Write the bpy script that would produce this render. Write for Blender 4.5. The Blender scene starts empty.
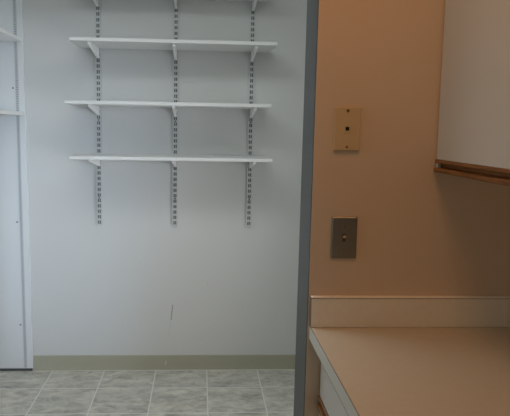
import bpy, bmesh, math, random
from mathutils import Matrix, Vector

random.seed(7)
S = bpy.context.scene
COL = S.collection

# ------------------------------------------------------------------ survey
CAM_H = 1.4543
D = 3.5699            # far pantry wall
DE = 1.6197           # kitchen face of the doorway wall
TJ = 0.1765           # thickness of that wall
XJR, XJL = 0.3025, -0.5895   # right and left sides of the doorway
CEIL = 2.44
XR = 0.955            # kitchen right wall
XL = -2.3
YREAR = -2.4
PX0, PX1 = -1.375, 1.25      # pantry side walls
TILE = 0.3048

# ------------------------------------------------------------------ helpers
def new_mat(name):
    m = bpy.data.materials.new(name)
    m.use_nodes = True
    nt = m.node_tree
    b = nt.nodes['Principled BSDF']
    return m, nt, b

def lin(c):
    return tuple(x/12.92 if x <= .04045 else ((x+.055)/1.055)**2.4 for x in c)

def paint(name, col, rough=.6, var=.04, scale=6.0, bump=.03, bscale=220, spec=.3, metallic=0.0):
    """plain painted / laminate surface with a soft mottling and a fine bump"""
    m, nt, b = new_mat(name)
    N, L = nt.nodes, nt.links
    tc = N.new('ShaderNodeTexCoord')
    n = N.new('ShaderNodeTexNoise'); n.inputs['Scale'].default_value = scale; n.inputs['Detail'].default_value = 4
    L.new(tc.outputs['Object'], n.inputs['Vector'])
    mx = N.new('ShaderNodeMix'); mx.data_type = 'RGBA'
    mx.inputs[6].default_value = (*[c*(1-var) for c in col], 1)
    mx.inputs[7].default_value = (*[min(1, c*(1+var)) for c in col], 1)
    L.new(n.outputs['Fac'], mx.inputs[0])
    L.new(mx.outputs[2], b.inputs['Base Color'])
    b.inputs['Roughness'].default_value = rough
    b.inputs['Specular IOR Level'].default_value = spec
    b.inputs['Metallic'].default_value = metallic
    if bump:
        n2 = N.new('ShaderNodeTexNoise'); n2.inputs['Scale'].default_value = bscale; n2.inputs['Detail'].default_value = 2
        L.new(tc.outputs['Object'], n2.inputs['Vector'])
        bp = N.new('ShaderNodeBump'); bp.inputs['Strength'].default_value = bump; bp.inputs['Distance'].default_value = .002
        L.new(n2.outputs['Fac'], bp.inputs['Height']); L.new(bp.outputs['Normal'], b.inputs['Normal'])
    return m

def add_box(bm, x0, x1, y0, y1, z0, z1, mi=0):
    vs = [bm.verts.new(p) for p in ((x0,y0,z0),(x1,y0,z0),(x1,y1,z0),(x0,y1,z0),(x0,y0,z1),(x1,y0,z1),(x1,y1,z1),(x0,y1,z1))]
    fs = []
    for idx in ((0,3,2,1),(4,5,6,7),(0,1,5,4),(1,2,6,5),(2,3,7,6),(3,0,4,7)):
        f = bm.faces.new([vs[i] for i in idx]); f.material_index = mi; fs.append(f)
    return fs          # bottom, top, -y, +x, +y, -x

def add_prism(bm, pts, axis, a, b):
    """extrude a 2D outline between a and b along axis (0=x, 1=y, 2=z)"""
    def P(p, t):
        if axis == 0: return (t, p[0], p[1])
        if axis == 1: return (p[0], t, p[1])
        return (p[0], p[1], t)
    A = [bm.verts.new(P(p, a)) for p in pts]
    B = [bm.verts.new(P(p, b)) for p in pts]
    n = len(pts)
    bm.faces.new(A); bm.faces.new(B[::-1])
    for i in range(n):
        bm.faces.new((A[(i+1) % n], A[i], B[i], B[(i+1) % n]))

def add_cyl(bm, c, r, h, axis=1, seg=20, r2=None):
    r2 = r if r2 is None else r2
    rot = {0: Matrix.Rotation(math.pi/2, 4, 'Y'), 1: Matrix.Rotation(math.pi/2, 4, 'X'), 2: Matrix()}[axis]
    bmesh.ops.create_cone(bm, cap_ends=True, segments=seg, radius1=r, radius2=r2, depth=h, matrix=Matrix.Translation(c) @ rot)

def add_plate_holes(bm, xs, zs, holes, y):
    """flat plate in the xz plane with rectangular openings; holes(i,j) -> True where open"""
    V = {}
    def v(i, j):
        if (i, j) not in V: V[(i, j)] = bm.verts.new((xs[i], y, zs[j]))
        return V[(i, j)]
    for i in range(len(xs)-1):
        for j in range(len(zs)-1):
            if not holes(i, j):
                bm.faces.new((v(i, j), v(i+1, j), v(i+1, j+1), v(i, j+1)))

def obj(name, bm, mats, parent=None, bevel=0, seg=2, smooth=False, solid=0):
    bmesh.ops.recalc_face_normals(bm, faces=bm.faces[:])
    me = bpy.data.meshes.new(name)
    bm.to_mesh(me); bm.free()
    for m in (mats if isinstance(mats, (list, tuple)) else [mats]): me.materials.append(m)
    o = bpy.data.objects.new(name, me)
    COL.objects.link(o)
    if parent: o.parent = parent
    if solid:
        s = o.modifiers.new('thickness', 'SOLIDIFY'); s.thickness = solid; s.offset = 0
    if bevel:
        b = o.modifiers.new('bevel', 'BEVEL'); b.width = bevel; b.segments = seg; b.limit_method = 'ANGLE'; b.angle_limit = .6
    if smooth:
        for p in me.polygons: p.use_smooth = True
    return o

def box(name, dims, mat, parent=None, bevel=0, seg=2):
    bm = bmesh.new(); add_box(bm, *dims)
    return obj(name, bm, mat, parent, bevel, seg)

def tag(o, label, cat, group=None):
    o['label'] = label; o['category'] = cat
    if group: o['group'] = group
    return o

def thing(name, label, cat, loc, group=None):
    o = bpy.data.objects.new(name, None)
    o.empty_display_size = .05
    COL.objects.link(o); o.location = loc
    return tag(o, label, cat, group)

def struct(o):
    o['kind'] = 'structure'; return o

def dup(root, loc, label):
    r = root.copy(); COL.objects.link(r); r.location = loc; r['label'] = label
    for ch in list(root.children):
        c = ch.copy(); COL.objects.link(c); c.parent = r
        for g in list(ch.children):
            d = g.copy(); COL.objects.link(d); d.parent = c
    return r

# ------------------------------------------------------------------ materials
M_PANTRY = None
def pantry_wall():
    """off-white wall paint with the few dark rub marks of the photograph"""
    m, nt, b = new_mat('pantry_wall_paint')
    N, L = nt.nodes, nt.links
    tc = N.new('ShaderNodeTexCoord')
    n = N.new('ShaderNodeTexNoise'); n.inputs['Scale'].default_value = 1.6; n.inputs['Detail'].default_value = 5
    L.new(tc.outputs['Object'], n.inputs['Vector'])
    mx = N.new('ShaderNodeMix'); mx.data_type = 'RGBA'
    mx.inputs[6].default_value = (*[c*.965 for c in WALLC], 1); mx.inputs[7].default_value = (*[c*1.03 for c in WALLC], 1)
    L.new(n.outputs['Fac'], mx.inputs[0])
    sx = N.new('ShaderNodeSeparateXYZ'); L.new(tc.outputs['Object'], sx.inputs[0])
    def math_(op, a, b_=None, c=None):
        k = N.new('ShaderNodeMath'); k.operation = op
        for i, v in enumerate((a, b_, c)):
            if v is None: continue
            if isinstance(v, (int, float)): k.inputs[i].default_value = v
            else: L.new(v, k.inputs[i])
        return k.outputs[0]
    col = mx.outputs[2]
    # x0, z0, x1, z1, half width, strength
    for x0, z0, x1, z1, hw, st in ((-.163, .307, -.1535, .400, .0052, .62), (-.181, .200, -.164, .300, .0032, .14), (.262,.40,.263,.41,.003,.25), (.05,.52,.052,.535,.003,.15)):
        t = math_('DIVIDE', math_('SUBTRACT', sx.outputs['Z'], z0), z1-z0)
        xl = math_('MULTIPLY_ADD', t, x1-x0, x0)
        d = math_('ABSOLUTE', math_('SUBTRACT', sx.outputs['X'], xl))
        mr = N.new('ShaderNodeMapRange'); mr.interpolation_type = 'SMOOTHSTEP'
        mr.inputs['From Min'].default_value = 0; mr.inputs['From Max'].default_value = hw
        mr.inputs['To Min'].default_value = st; mr.inputs['To Max'].default_value = 0
        L.new(d, mr.inputs['Value'])
        e = math_('MULTIPLY', mr.outputs[0], math_('MULTIPLY', math_('GREATER_THAN', t, 0), math_('LESS_THAN', t, 1)))
        k = N.new('ShaderNodeMix'); k.data_type = 'RGBA'
        L.new(e, k.inputs[0]); L.new(col, k.inputs[6]); k.inputs[7].default_value = (.06, .06, .07, 1)
        col = k.outputs[2]
    L.new(col, b.inputs['Base Color'])
    b.inputs['Roughness'].default_value = .55; b.inputs['Specular IOR Level'].default_value = .3
    n2 = N.new('ShaderNodeTexNoise'); n2.inputs['Scale'].default_value = 160
    L.new(tc.outputs['Object'], n2.inputs['Vector'])
    bp = N.new('ShaderNodeBump'); bp.inputs['Strength'].default_value = .05; bp.inputs['Distance'].default_value = .002
    L.new(n2.outputs['Fac'], bp.inputs['Height']); L.new(bp.outputs['Normal'], b.inputs['Normal'])
    return m

def tile_floor():
    m, nt, b = new_mat('grey_stone_look_tile')
    N, L = nt.nodes, nt.links
    tc = N.new('ShaderNodeTexCoord')
    mp = N.new('ShaderNodeMapping')
    mp.inputs['Location'].default_value = (0.8607 + 20*TILE, -(D - .2632) + 30*TILE, 0)
    L.new(tc.outputs['Object'], mp.inputs['Vector'])
    br = N.new('ShaderNodeTexBrick'); br.offset = 0; br.squash = 1
    br.inputs['Scale'].default_value = 1
    br.inputs['Brick Width'].default_value = TILE; br.inputs['Row Height'].default_value = TILE
    br.inputs['Mortar Size'].default_value = .0040; br.inputs['Mortar Smooth'].default_value = .25
    br.inputs['Color1'].default_value = (0, 0, 0, 1); br.inputs['Color2'].default_value = (1, 1, 1, 1); br.inputs['Mortar'].default_value = (.5, .5, .5, 1)
    L.new(mp.outputs[0], br.inputs['Vector'])
    w = N.new('ShaderNodeMath'); w.operation = 'MULTIPLY'; w.inputs[1].default_value = 23
    L.new(br.outputs['Color'], w.inputs[0])
    # cloudy stone, stretched a little along x
    st = N.new('ShaderNodeMapping'); st.inputs['Scale'].default_value = (.8, 1.5, 1); st.inputs['Rotation'].default_value = (0, 0, .5)
    L.new(tc.outputs['Object'], st.inputs['Vector'])
    n1 = N.new('ShaderNodeTexNoise'); n1.noise_dimensions = '4D'; n1.inputs['Scale'].default_value = 12; n1.inputs['Detail'].default_value = 9; n1.inputs['Roughness'].default_value = .74; n1.inputs['Distortion'].default_value = .6
    L.new(st.outputs[0], n1.inputs['Vector']); L.new(w.outputs[0], n1.inputs['W'])
    r1 = N.new('ShaderNodeValToRGB')
    e = r1.color_ramp.elements
    e[0].position = .30; e[0].color = (*TILE_DK, 1); e[1].position = .72; e[1].color = (*TILE_LT, 1)
    k = e.new(.5); k.color = (*TILE_MD, 1)
    L.new(n1.outputs['Fac'], r1.inputs['Fac'])
    n2 = N.new('ShaderNodeTexNoise'); n2.noise_dimensions = '4D'; n2.inputs['Scale'].default_value = 5; n2.inputs['Detail'].default_value = 3
    L.new(st.outputs[0], n2.inputs['Vector']); L.new(w.outputs[0], n2.inputs['W'])
    tint = N.new('ShaderNodeValToRGB'); tint.color_ramp.elements[0].position = .4; tint.color_ramp.elements[0].color = (.88, .885, .865, 1)
    tint.color_ramp.elements[1].position = .65; tint.color_ramp.elements[1].color = (1.05, 1.04, 1.0, 1)
    L.new(n2.outputs['Fac'], tint.inputs['Fac'])
    mul = N.new('ShaderNodeMix'); mul.data_type = 'RGBA'; mul.blend_type = 'MULTIPLY'; mul.inputs[0].default_value = 1
    L.new(r1.outputs['Color'], mul.inputs[6]); L.new(tint.outputs['Color'], mul.inputs[7])
    # the grout, and the caulk joint along the far wall
    sx = N.new('ShaderNodeSeparateXYZ'); L.new(tc.outputs['Object'], sx.inputs[0])
    g = N.new('ShaderNodeMath'); g.operation = 'GREATER_THAN'; g.inputs[1].default_value = D - .016
    L.new(sx.outputs['Y'], g.inputs[0])
    mxm = N.new('ShaderNodeMath'); mxm.operation = 'MAXIMUM'
    L.new(br.outputs['Fac'], mxm.inputs[0]); L.new(g.outputs[0], mxm.inputs[1])
    fin = N.new('ShaderNodeMix'); fin.data_type = 'RGBA'
    L.new(mxm.outputs[0], fin.inputs[0]); L.new(mul.outputs[2], fin.inputs[6]); fin.inputs[7].default_value = (*GROUT, 1)
    L.new(fin.outputs[2], b.inputs['Base Color'])
    b.inputs['Roughness'].default_value = .5; b.inputs['Specular IOR Level'].default_value = .35
    bp = N.new('ShaderNodeBump'); bp.inputs['Strength'].default_value = .25; bp.inputs['Distance'].default_value = .004
    L.new(n1.outputs['Fac'], bp.inputs['Height'])
    bp2 = N.new('ShaderNodeBump'); bp2.inputs['Strength'].default_value = .5; bp2.inputs['Distance'].default_value = .002; bp2.invert = True
    L.new(br.outputs['Fac'], bp2.inputs['Height']); L.new(bp.outputs['Normal'], bp2.inputs['Normal'])
    L.new(bp2.outputs['Normal'], b.inputs['Normal'])
    return m

def oak(name, base, dark):
    m, nt, b = new_mat(name)
    N, L = nt.nodes, nt.links
    tc = N.new('ShaderNodeTexCoord')
    mp = N.new('ShaderNodeMapping'); mp.inputs['Scale'].default_value = (60, 4, 90)
    L.new(tc.outputs['Object'], mp.inputs['Vector'])
    n = N.new('ShaderNodeTexNoise'); n.inputs['Scale'].default_value = 2.2; n.inputs['Detail'].default_value = 6; n.inputs['Distortion'].default_value = .4
    L.new(mp.outputs[0], n.inputs['Vector'])
    r = N.new('ShaderNodeValToRGB'); e = r.color_ramp.elements
    e[0].position = .35; e[0].color = (*dark, 1); e[1].position = .62; e[1].color = (*base, 1)
    L.new(n.outputs['Fac'], r.inputs['Fac']); L.new(r.outputs['Color'], b.inputs['Base Color'])
    b.inputs['Roughness'].default_value = .42
    return m

def brushed(name, col):
    m, nt, b = new_mat(name)
    N, L = nt.nodes, nt.links
    tc = N.new('ShaderNodeTexCoord')
    mp = N.new('ShaderNodeMapping'); mp.inputs['Scale'].default_value = (900, 900, 14)
    L.new(tc.outputs['Object'], mp.inputs['Vector'])
    n = N.new('ShaderNodeTexNoise'); n.inputs['Scale'].default_value = 1; n.inputs['Detail'].default_value = 3
    L.new(mp.outputs[0], n.inputs['Vector'])
    mr = N.new('ShaderNodeMapRange'); mr.inputs['To Min'].default_value = .28; mr.inputs['To Max'].default_value = .45
    L.new(n.outputs['Fac'], mr.inputs['Value']); L.new(mr.outputs[0], b.inputs['Roughness'])
    b.inputs['Base Color'].default_value = (*col, 1); b.inputs['Metallic'].default_value = 1
    return m

WALLC = (.67, .678, .67)
TILE_DK, TILE_MD, TILE_LT = (.28, .275, .25), (.60, .595, .545), (.86, .855, .795)
GROUT = (.78, .78, .75)
M_WALL = pantry_wall()
M_PLAINW = paint('white_wall_paint', WALLC, .55, .03, 2)
M_TAN = paint('cream_wall_paint', (.735, .60, .485), .6, .03, 3, .08, 140)
M_JAMB = paint('shaded_jamb_paint', (.072, .078, .08), .45, .05, 4)  # right reveal and header underside, with the shade put into the colour
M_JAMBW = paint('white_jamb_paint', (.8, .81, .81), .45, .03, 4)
M_CEIL = paint('ceiling_paint', (.78, .78, .76), .8, .03, 3, .1, 90)
M_FLOOR = tile_floor()
M_BASE = paint('olive_vinyl_base', (.43, .42, .325), .5, .06, 5)
M_SHELF = paint('white_shelf_laminate', (.77, .78, .775), .4, .02, 5)
M_USHELF = paint('bright_white_shelf_laminate', (.92, .93, .93), .35, .01, 5)
M_GAPSHADE = paint('gap_shadow_dark', (.10, .105, .11), .6, .05, 20, 0)
M_STEEL = paint('white_enamel_steel', (.61, .625, .62), .35, .02, 8, 0)
M_SLOT = paint('slot_shade_dark', (.13, .14, .145), .6, .05, 30, 0)
M_BRACK = paint('white_enamel_bracket', (.95, .96, .96), .3, .02, 8, 0)
M_ALU = paint('dull_zinc_strip', (.62, .64, .67), .4, .05, 30, 0)
M_PANEL = paint('white_panel_laminate', (.76, .79, .81), .4, .02, 3)
M_DARK = paint('dark_screw', (.03, .03, .035), .5, .1, 40, 0)
M_COUNTER = paint('beige_counter_laminate', (.58, .515, .42), .38, .05, 60, .05, 260)
M_SPLASH = paint('lightened_backsplash_laminate', (.94, .90, .84), .38, .05, 60, .05, 260)  # worktop laminate, colour lightened to make up for grazing light
M_SEAM = paint('brown_laminate_seam', (.22, .16, .12), .6, .1, 40, 0)
M_EDGE = paint('grey_white_laminate_edge', (.60, .60, .57), .45, .03, 30, 0)
M_DOOR = paint('off_white_cabinet_laminate', (.60, .59, .575), .4, .02, 5)
M_BODY = paint('cabinet_body_laminate', (.60, .55, .48), .5, .03, 5)
M_OAK = oak('oak', (.29, .125, .038), (.13, .048, .014))
M_IVORY = paint('ivory_plastic', (.66, .52, .33), .35, .03, 20, 0)
M_BRASS = paint('dull_brass_screw', (.30, .19, .09), .4, .1, 60, 0, metallic=.6)
M_BLACK = paint('black_socket', (.012, .011, .01), .5, .1, 40, 0)
M_METAL = brushed('brushed_metal', (.30, .285, .26))
M_TOGSLOT = paint('brown_toggle_surround', (.16, .10, .05), .5, .1, 40, 0)
M_TOGGLE = paint('tan_toggle', (.72, .58, .40), .3, .02, 20, 0)

# ------------------------------------------------------------------ the shell
bm = bmesh.new(); add_box(bm, XL, 1.6, YREAR, D+.1, -.1, 0)
struct(obj('floor', bm, M_FLOOR))
bm = bmesh.new(); add_box(bm, XL, 1.6, YREAR, D+.1, CEIL, CEIL+.1)
struct(obj('ceiling', bm, M_CEIL))
bm = bmesh.new(); add_box(bm, PX0-.1, PX1+.1, D, D+.1, 0, CEIL)
struct(obj('wall_back', bm, M_WALL))
bm = bmesh.new(); add_box(bm, PX0-.1, PX0, DE+TJ, D, 0, CEIL)
struct(obj('wall_left', bm, M_PLAINW))
bm = bmesh.new(); add_box(bm, PX1, PX1+.1, DE+TJ, D, 0, CEIL)
struct(obj('wall_pantry_right', bm, M_PLAINW))
# doorway wall: kitchen face cream, pantry face and left reveal white, right reveal darkened for its shade
bm = bmesh.new()
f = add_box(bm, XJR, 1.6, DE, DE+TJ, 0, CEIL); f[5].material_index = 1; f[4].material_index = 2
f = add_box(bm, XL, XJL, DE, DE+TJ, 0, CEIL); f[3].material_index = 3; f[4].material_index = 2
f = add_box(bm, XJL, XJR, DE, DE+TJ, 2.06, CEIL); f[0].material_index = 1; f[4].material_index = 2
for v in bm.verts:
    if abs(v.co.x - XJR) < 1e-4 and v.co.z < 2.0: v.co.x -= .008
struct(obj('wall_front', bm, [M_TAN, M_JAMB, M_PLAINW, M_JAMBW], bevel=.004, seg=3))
bm = bmesh.new(); add_box(bm, XR, XR+.1, YREAR, DE, 0, CEIL)
struct(obj('wall_right', bm, M_TAN))
bm = bmesh.new(); add_box(bm, XL-.1, XL, YREAR, DE, 0, CEIL)
struct(obj('wall_kitchen_left', bm, M_PLAINW))
bm = bmesh.new(); add_box(bm, XL, XR, YREAR-.1, YREAR, 0, CEIL)
struct(obj('wall_rear', bm, M_PLAINW))

# vinyl cove base along the far wall
bm = bmesh.new()
prof = [(D, 0), (D-.0065, 0), (D-.006, .004), (D-.0055, .012), (D-.005, .022), (D-.005, .086), (D-.003, .0905), (D, .0905)]
add_prism(bm, prof, 0, -.9755, PX1)
bb = struct(obj('baseboard_back', bm, M_BASE))
chip = box('paint_chip', (-.1945, -.1905, D-.0056, D-.0049, .028, .056), M_PLAINW, bb)

# ------------------------------------------------------------------ slotted wall tracks
Z_TOP, Z_BOT = 2.376, .878
PITCH = .03175
TRX = {'left': -.5785, 'middle': -.1430, 'right': .2893}
TD = .013
SW, SO = .0070, .0014      # slot width, half gap between the two slots
def make_track():
    t = thing('shelf_track', '', 'shelf track', (0, D, Z_BOT), 'slotted wall tracks')
    bm = bmesh.new()
    hw = .0150
    xs = [-hw, -SO-SW, -SO, SO, SO+SW, hw]
    zs = [0]; kinds = []
    h = Z_TOP - Z_BOT
    z = .0085
    while z + .02 < h:
        zs += [z, z+.0195]; z += PITCH
    zs.append(h)
    add_plate_holes(bm, xs, zs, lambda i, j: i in (1, 3) and j % 2 == 1, -TD)
    for x in (-hw, hw):
        a = [bm.verts.new(p) for p in ((x, 0, 0), (x, -TD, 0), (x, -TD, h), (x, 0, h))]
        bm.faces.new(a)
    bmesh.ops.remove_doubles(bm, verts=bm.verts[:], dist=1e-5)
    obj('channel', bm, M_STEEL, t, solid=.0012)
    box('slot_shade', (-.0135, .0135, -TD+.0035, -.0006, .002, h-.002), M_SLOT, t)  # added dark filler that paints the shade inside the slots
    # screws between two pairs of slots
    for zz in (1.4815, 1.036):
        k = round((zz - Z_BOT - .0085 + .006) / PITCH)
        bm = bmesh.new(); add_cyl(bm, (0, -TD-.0008, .0085 + k*PITCH - .006), .0042, .002, 1, 16)
        obj('screw', bm, M_DARK, t)
    return t
tr = make_track()
tracks = {}
for i, (n, x) in enumerate(TRX.items()):
    lab = {'left': 'white slotted metal shelf track at the left ends of the wall shelves',
           'middle': 'white slotted metal shelf track behind the middle of the wall shelves',
           'right': 'white slotted metal shelf track at the right ends of the wall shelves, by the doorway'}[n]
    if i == 0:
        tr.location.x = x; tr['label'] = lab
    else:
        dup(tr, (x, D, Z_BOT), lab)

# ------------------------------------------------------------------ brackets and boards
YB = D - TD - .0012           # where a bracket meets its track
def make_bracket():
    t = thing('shelf_bracket', '', 'bracket', (0, YB, 0), 'white brackets under the wall shelves')
    L_ = .290
    bm = bmesh.new()
    # folded sheet: two cheeks and the rounded nose, tapering to the front
    prof = [(0, 0), (0, -.0510), (-.010, -.0525), (-L_+.004, -.0130), (-L_, -.0105), (-L_, 0)]
    add_prism(bm, prof, 0, -.0070, .0070)
    obj('arm', bm, M_BRACK, t, bevel=.0022, seg=2)
    bm = bmesh.new()
    for s in (-1, 1):
        x = s*(SO + SW/2)
        for zz in (-.018, -.040):
            add_box(bm, x-.0011, x+.0011, 0, .010, zz-.006, zz+.006)
    add_box(bm, -SO-SW/2-.0011, SO+SW/2+.0011, -.003, 0, -.046, -.008)
    obj('hook', bm, M_BRACK, t)
    return t
BZ = {'top': 2.161, 'second': 1.8814, 'third': 1.5617, 'lowest': 1.2743}
name_of = {'top': 'topmost wall shelf', 'second': 'second wall shelf from the top', 'third': 'third wall shelf from the top', 'lowest': 'lowest wall shelf'}
b0 = make_bracket(); first = True
for sname, z in BZ.items():
    for tname, x in TRX.items():
        lab = f'white metal bracket under the {name_of[sname]}, on the {tname} track'
        if first:
            b0.location = (x, YB, z); b0['label'] = lab; first = False
        else:
            dup(b0, (x, YB, z), lab)

TH = .0185
spans = {'top': (-.690, .376), 'second': (-.674, .3945), 'third': (-.7025, .372), 'lowest': (-.6825, .384)}
labs = {'top': 'topmost white wall shelf, only its underside showing at the picture top',
        'second': 'white wall shelf board second from the top, its underside clearly visible',
        'third': 'white wall shelf board third from the top, between two other shelves',
        'lowest': 'lowest white wall shelf board, seen edge on with rounded ends'}
for sname, z in BZ.items():
    x0, x1 = spans[sname]
    bm = bmesh.new()
    add_box(bm, x0, x1, D-.3235, YB-.0005, z+.0004, z+TH)
    o = obj('wall_shelf', bm, M_SHELF, None, bevel=.0022, seg=2)
    if sname == 'lowest':
        o.modifiers['bevel'].width = .003; o.modifiers['bevel'].segments = 3
    tag(o, labs[sname], 'shelf', 'white boards on the far wall')

# ------------------------------------------------------------------ the open shelf unit on the left
XE = -.9760                     # its front edge
YF, YN = 3.551, 2.62            # far and near side panels (inner face of the far one)
XBK = -1.335
ZU0 = .0185
u = thing('shelf_unit', 'tall white open shelf unit at the left edge with slotted strip and two shelves', 'shelf unit', (XE, YF, 0))
def local(dims):
    x0, x1, y0, y1, z0, z1 = dims
    return (x0-XE, x1-XE, y0-YF, y1-YF, z0, z1)
box('side_panel', local((XBK, XE, YF, YF+.018, ZU0, 2.30)), M_PANEL, u, .0015)
box('side_panel', local((XBK, XE, YN-.018, YN, ZU0, 2.30)), M_PANEL, u, .0015)
box('back_panel', local((XBK, XBK+.006, YN, YF, ZU0, 2.30)), M_PANEL, u)
box('top_panel', local((XBK, XE, YN, YF, 2.282, 2.30)), M_PANEL, u, .001)
for y0, y1 in ((YF+.007, YF+.017), (YN-.017, YN-.007)):
    box('gap_shadow_strip', local((XBK+.01, XE-.004, y0, y1, 0, ZU0)), M_GAPSHADE, u)  # added strips, coloured dark to paint the shadow gap under the panels
for zb in (1.9094, 1.5025):
    box('shelf', local((XBK+.007, XE-.0065, YN+.002, YF-.004, zb, zb+.0188)), M_USHELF, u, .0012)
# pilaster strip let into the far panel: a ladder of narrow slots
def strip(xc, y, sgn):
    bm = bmesh.new()
    w, ws = .0085, .0052
    zs = [0.022]; z = .03
    while z < 2.27:
        zs += [z, z+.0046]; z += .0127
    zs.append(2.28)
    add_plate_holes(bm, [xc-w-XE, xc-ws-XE, xc+ws-XE, xc+w-XE], zs, lambda i, j: i == 1 and j % 2 == 1, y-YF-sgn*.0030)
    o = obj('shelf_standard', bm, M_ALU, u, solid=.001)
    bm = bmesh.new(); add_box(bm, xc-w-XE, xc+w-XE, y-YF-sgn*.0010-.0006, y-YF-sgn*.0010+.0006, .022, 2.28)
    b = obj('strip_backing', bm, M_STRIPBACK, o)
    return o
M_STRIPBACK = paint('strip_backing_grey', (.30, .31, .33), .6, .05, 30, 0)
s1 = strip(-1.016, YF, 1); s1['label'] = 'grey slotted metal shelf standard near the front edge'
strip(-1.29, YF, 1)
strip(-1.016, YN, -1); strip(-1.29, YN, -1)
for x, z in ((-1.0385, 1.653), (-1.0390, .894), (-1.0380, .2855)):
    bm = bmesh.new(); add_cyl(bm, (x-XE, -.0008, z), .0044, .002, 1, 14)
    o = obj('screw', bm, M_DARK, u); o['label'] = 'small dark screw'

LEAN = .0077        # the unit stands slightly out of plumb
for ch in u.children_recursive:
    for v in ch.data.vertices: v.co.x -= LEAN*v.co.z

# ------------------------------------------------------------------ kitchen: worktop
XC = .3045; ZC = .9185
YW = DE - .0006
YEND = .10
c = thing('countertop', 'beige laminate kitchen counter with pale edge and low backsplash against the tan wall', 'countertop', (XC, YW, ZC-.037))
def lc(d): x0, x1, y0, y1, z0, z1 = d; return (x0-XC, x1-XC, y0-YW, y1-YW, z0-(ZC-.037), z1-(ZC-.037))
box('worktop', lc((XC+.0014, XR-.001, YEND, YW, ZC-.037, ZC)), M_COUNTER, c)
box('seam_line', lc((XC-.0002, XC+.0009, YEND, YW, ZC-.0007, ZC+.0001)), M_SEAM, c)
box('edge_band', lc((XC, XC+.0013, YEND, YW, ZC-.037, ZC-.001)), M_EDGE, c)
box('edge_underline', lc((XC-.0003, XC+.0010, YEND, YW, ZC-.0378, ZC-.0366)), M_SEAM, c)
bm = bmesh.new()
add_box(bm, *lc((XC, XR-.001, YW-.0185, YW, ZC+.0001, 1.0035)))
obj('backsplash', bm, M_SPLASH, c, bevel=.0022, seg=3)
box('backsplash_seam', lc((XC+.0005, XR-.001, YW-.0190, YW-.0184, .9990, 1.0003)), M_SEAM, c)
box('backsplash_end', lc((XC-.0012, XC-.0001, YW-.0180, YW, ZC+.001, 1.002)), M_SEAM, c)

# ------------------------------------------------------------------ kitchen: finger-pull profile shared by doors and drawers
def pull_profile(xf, zt, h=.034):
    """C-shaped oak rail: thin top lip, groove, thicker lower lip (x towards the room is negative)"""
    return [(xf+.019, zt), (xf+.001, zt), (xf, zt-.0015), (xf, zt-.0075), (xf+.0012, zt-.0090), (xf+.011, zt-.0095), (xf+.017, zt-.012),
            (xf+.017, zt-.0185), (xf+.010, zt-.0215), (xf-.0015, zt-.0220), (xf-.003, zt-.0240), (xf-.003, zt-h+.003), (xf, zt-h), (xf+.019, zt-h)]

# base cabinet run under the worktop
XF = .338
b = thing('base_cabinet', 'off-white base cabinet with oak finger pulls under the beige counter', 'cabinet', (XF, YW, 0))
def lb(d): x0, x1, y0, y1, z0, z1 = d; return (x0-XF, x1-XF, y0-YW, y1-YW, z0, z1)
box('body', lb((XF+.020, XR-.002, YEND+.01, YW-.001, .10, ZC-.0375)), M_BODY, b)
box('toe_kick', lb((XF+.07, XR-.002, YEND+.01, YW-.001, .0, .0995)), M_OAK, b)
def lprof(pr, x0): return [(p[0]-x0, p[1]) for p in pr]
units = [(YW-.009, 1.16), (1.155, .64), (.635, .12)]
for ya, yb in units:
    dr = box('drawer_front', lb((XF, XF+.0195, yb, ya, .7215, ZC-.042)), M_DOOR, b, .001)
    bm = bmesh.new(); add_prism(bm, lprof(pull_profile(XF-.004, .7210, .036), XF), 1, yb-YW, ya-YW)
    o = obj('pull_rail', bm, M_OAK, dr); o['label'] = 'oak finger-pull rail'
    do = box('door', lb((XF, XF+.0195, yb, ya, .14, .680)), M_DOOR, b, .001)
    bm = bmesh.new(); add_prism(bm, lprof(pull_profile(XF-.002, .1395), XF), 1, yb-YW, ya-YW)
    o = obj('pull_rail', bm, M_OAK, do); o['label'] = 'oak finger-pull rail'

# wall cabinet
XU = .6330; ZU = 1.379
w = thing('wall_cabinet', 'off-white wall cabinet with oak finger-pull rail hanging above the counter', 'cabinet', (XU, YW, 1.345))
def lw(d): x0, x1, y0, y1, z0, z1 = d; return (x0-XU, x1-XU, y0-YW, y1-YW, z0-1.345, z1-1.345)
box('body', lw((XU+.0200, XR-.001, .60, YW-.001, 1.3455, 2.13)), M_BODY, w)
for ya, yb in ((YW-.004, 1.115), (1.112, .61)):
    do = box('door', lw((XU, XU+.0195, yb, ya, ZU, 2.125)), M_DOOR, w, .001)
    pr = [(p[0]-XU, p[1]-1.345) for p in pull_profile(XU-.0025, ZU-.0002)]
    bm = bmesh.new(); add_prism(bm, pr, 1, yb-YW, (ya-YW)+.002)
    o = obj('pull_rail', bm, M_OAK, do); o['label'] = 'oak finger-pull rail along the door bottom'
    bm = bmesh.new(); add_box(bm, *lw((XU+.0000, XU+.0095, ya-.008, ya-.003, ZU-.0215, ZU-.0095)))
    o = obj('rail_end_stop', bm, M_USHELF, do); o['label'] = 'pale plug at the rail end'

# ------------------------------------------------------------------ wall plates
def rounded_rect(w, h, r, n=6):
    pts = []
    for cx, cz, a0 in ((w/2-r, h/2-r, 0), (-w/2+r, h/2-r, 90), (-w/2+r, -h/2+r, 180), (w/2-r, -h/2+r, 270)):
        for k in range(n+1):
            a = math.radians(a0 + 90*k/n); pts.append((cx+r*math.cos(a), cz+r*math.sin(a)))
    return pts

# telephone plate
pc = (.3874, DE, 1.4559)
p = thing('phone_jack_plate', 'ivory telephone jack plate on the tan wall, above the metal switch plate', 'wall plate', pc)
bm = bmesh.new(); add_prism(bm, rounded_rect(.0695, .1135, .002), 1, -.0075, -.0004)
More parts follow.
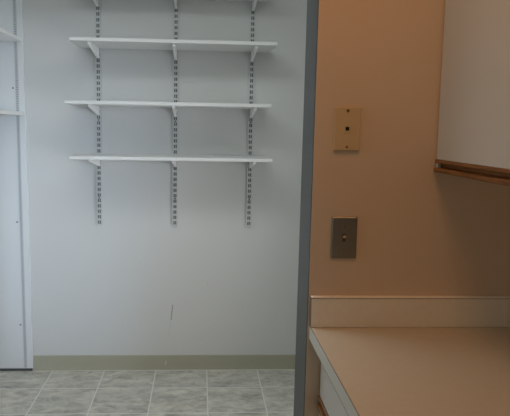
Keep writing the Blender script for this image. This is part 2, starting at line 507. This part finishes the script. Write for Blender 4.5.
# square socket opening is a separate recessed part
obj('plate', bm, M_IVORY, p, bevel=.0025, seg=3)
bm = bmesh.new()
ow, iw = .0075, .0052
pr = [(-ow, -.0085), (ow, -.0085), (ow, .0085), (-ow, .0085)]
add_box(bm, -ow, -iw, -.0088, -.0070, -.0085, .0085); add_box(bm, iw, ow, -.0088, -.0070, -.0085, .0085)
add_box(bm, -iw, iw, -.0088, -.0070, .0055, .0085); add_box(bm, -iw, iw, -.0088, -.0070, -.0085, -.0045)
j = obj('jack', bm, M_IVORY, p)
bm = bmesh.new(); add_box(bm, -iw, iw, -.0078, -.0073, -.0045, .0055); add_box(bm, -.0022, .0022, -.0081, -.0073, -.0068, -.0045)
o = obj('socket', bm, M_BLACK, j)
for zz, rr in ((.0475, .0042), (-.0475, .0030)):
    bm = bmesh.new(); add_cyl(bm, (0, -.0080, zz), rr, .002, 1, 20)
    o = obj('screw', bm, M_BRASS, p, bevel=.0004)
    bm = bmesh.new(); add_box(bm, -rr*.85, rr*.85, -.0093, -.0088, zz-.0005, zz+.0005)
    obj('screw_slot', bm, M_BLACK, o)
for zz in (.0555,):
    for xx in (-.017, .020):
        bm = bmesh.new(); add_box(bm, xx-.005, xx+.005, -.0060, -.0030, zz-.0002, zz+.0015)
        obj('clip_notch', bm, M_BRASS, p)

# metal switch plate
sc_ = (.3905, DE, 1.1640)
s = thing('light_switch', 'brushed metal light switch plate on the tan wall, below the ivory phone plate', 'light switch', sc_)
bm = bmesh.new()
# domed plate: outer outline, bevelled face, with a real opening for the toggle
W2, H2 = .0352, .0572
outs = [(rounded_rect(2*W2, 2*H2, .003), -.0005), (rounded_rect(2*W2, 2*H2, .003), -.0028), (rounded_rect(2*W2-.0068, 2*H2-.0068, .002), -.0054), (rounded_rect(.0088, .0210, .0006), -.0054), (rounded_rect(.0088, .0210, .0006), -.0025)]
rings = [[bm.verts.new((x, y, z)) for x, z in r] for r, y in outs]
for a, b_ in zip(rings[:-1], rings[1:]):
    n = len(a)
    for i in range(n): bm.faces.new((a[i], a[(i+1) % n], b_[(i+1) % n], b_[i]))
obj('plate', bm, M_METAL, s)
bm = bmesh.new()
add_box(bm, -.0044, .0044, -.0040, -.0024, -.0105, .0105)
t = obj('toggle', bm, M_TOGSLOT, s)
bm = bmesh.new()
prof = [(-.0036, -.0020), (-.0036, .0048), (-.0135, .0072), (-.0150, .0060), (-.0145, .0020)]
add_prism(bm, prof, 0, -.0027, .0027)
o = obj('lever', bm, M_TOGGLE, t, bevel=.001); o['label'] = 'pale tan switch lever'
for zz in (.0300, -.0300):
    bm = bmesh.new(); add_cyl(bm, (0, -.0060, zz), .0034, .0018, 1, 20)
    o = obj('screw', bm, M_METAL, s, bevel=.0005)
    bm = bmesh.new(); add_box(bm, -.0005, .0005, -.0071, -.0067, zz-.0028, zz+.0028)
    obj('screw_slot', bm, M_BLACK, o)

# ------------------------------------------------------------------ light
def look(o, src, dst):
    o.location = src
    o.rotation_euler = (Vector(dst)-Vector(src)).to_track_quat('-Z', 'Y').to_euler()

def area(name, src, dst, sx, sy, power, col, spread=180, shape='RECTANGLE'):
    l = bpy.data.lights.new(name, 'AREA'); l.shape = shape; l.size = sx; l.size_y = sy
    l.energy = power; l.color = col; l.spread = math.radians(spread)
    o = bpy.data.objects.new(name, l); COL.objects.link(o); look(o, src, dst)
    return o

# added cool fill light behind the viewer, beamed through the doorway into the pantry
area('doorway_fill', (.75, -2.3, 1.35), (-.95, D, .92), .30, 1.6, 1.5, (.60, .78, 1.0), 19)
# added unseen fill under the pantry ceiling, near white
area('pantry_fill', (-.25, 2.10, 2.42), (-.25, 2.10, 0), 1.5, .5, 10.7, (.955, 1.0, .99), 180)
# daylight from an inferred low window in the pantry's right wall, out of view; spread narrowed to dim the right
area('pantry_window', (1.2, 2.15, .80), (-1.1, 3.40, 1.04), .5, .95, 4.2, (.97, .97, 1.0), 80)
# soft daylight from the kitchen window on the left
area('window_sky', (-2.25, 1.22, 1.35), (0, 1.22, 1.25), .6, 1.0, 6.0, (.97, 1.0, .88))
# warm kitchen ceiling lamp
area('kitchen_lamp', (.28, 1.0, 2.40), (.28, 1.0, 0), .5, .5, 2.75, (1.0, .46, .158), 150, 'DISK')

wd = bpy.data.worlds.new('World'); S.world = wd; wd.use_nodes = True
wd.node_tree.nodes['Background'].inputs['Color'].default_value = (.6, .75, 1, 1)
wd.node_tree.nodes['Background'].inputs['Strength'].default_value = 0

# ------------------------------------------------------------------ camera
yaw, pitch, roll = 0.0566, 0.1157, 0.0173
cy, sy = math.cos(yaw), math.sin(yaw); cp, sp = math.cos(pitch), math.sin(pitch); cr, sr = math.cos(roll), math.sin(roll)
r0 = Vector((cy, -sy, 0)); fh = Vector((sy, cy, 0))
F = fh*cp + Vector((0, 0, -sp)); U = fh*sp + Vector((0, 0, cp))
R2 = r0*cr + U*sr; U2 = U*cr - r0*sr
cd = bpy.data.cameras.new('camera'); cam = bpy.data.objects.new('camera', cd); COL.objects.link(cam)
mw = Matrix.Identity(4)
for i in range(3):
    mw[i][0] = R2[i]; mw[i][1] = U2[i]; mw[i][2] = -F[i]
mw[2][3] = CAM_H
cam.matrix_world = mw
cd.sensor_fit = 'HORIZONTAL'; cd.sensor_width = 36; cd.lens = 43.323
cd.shift_x = 20.81/510; cd.shift_y = -9.07/510
cd.clip_start = .02
S.camera = cam

vs = S.view_settings
S.display_settings.display_device = 'sRGB'
vs.view_transform = 'Standard'; vs.look = 'None'; vs.gamma = 1; vs.exposure = 0; vs.use_curve_mapping = False
S.cycles.use_denoising = True
S.cycles.max_bounces = 12; S.cycles.diffuse_bounces = 8
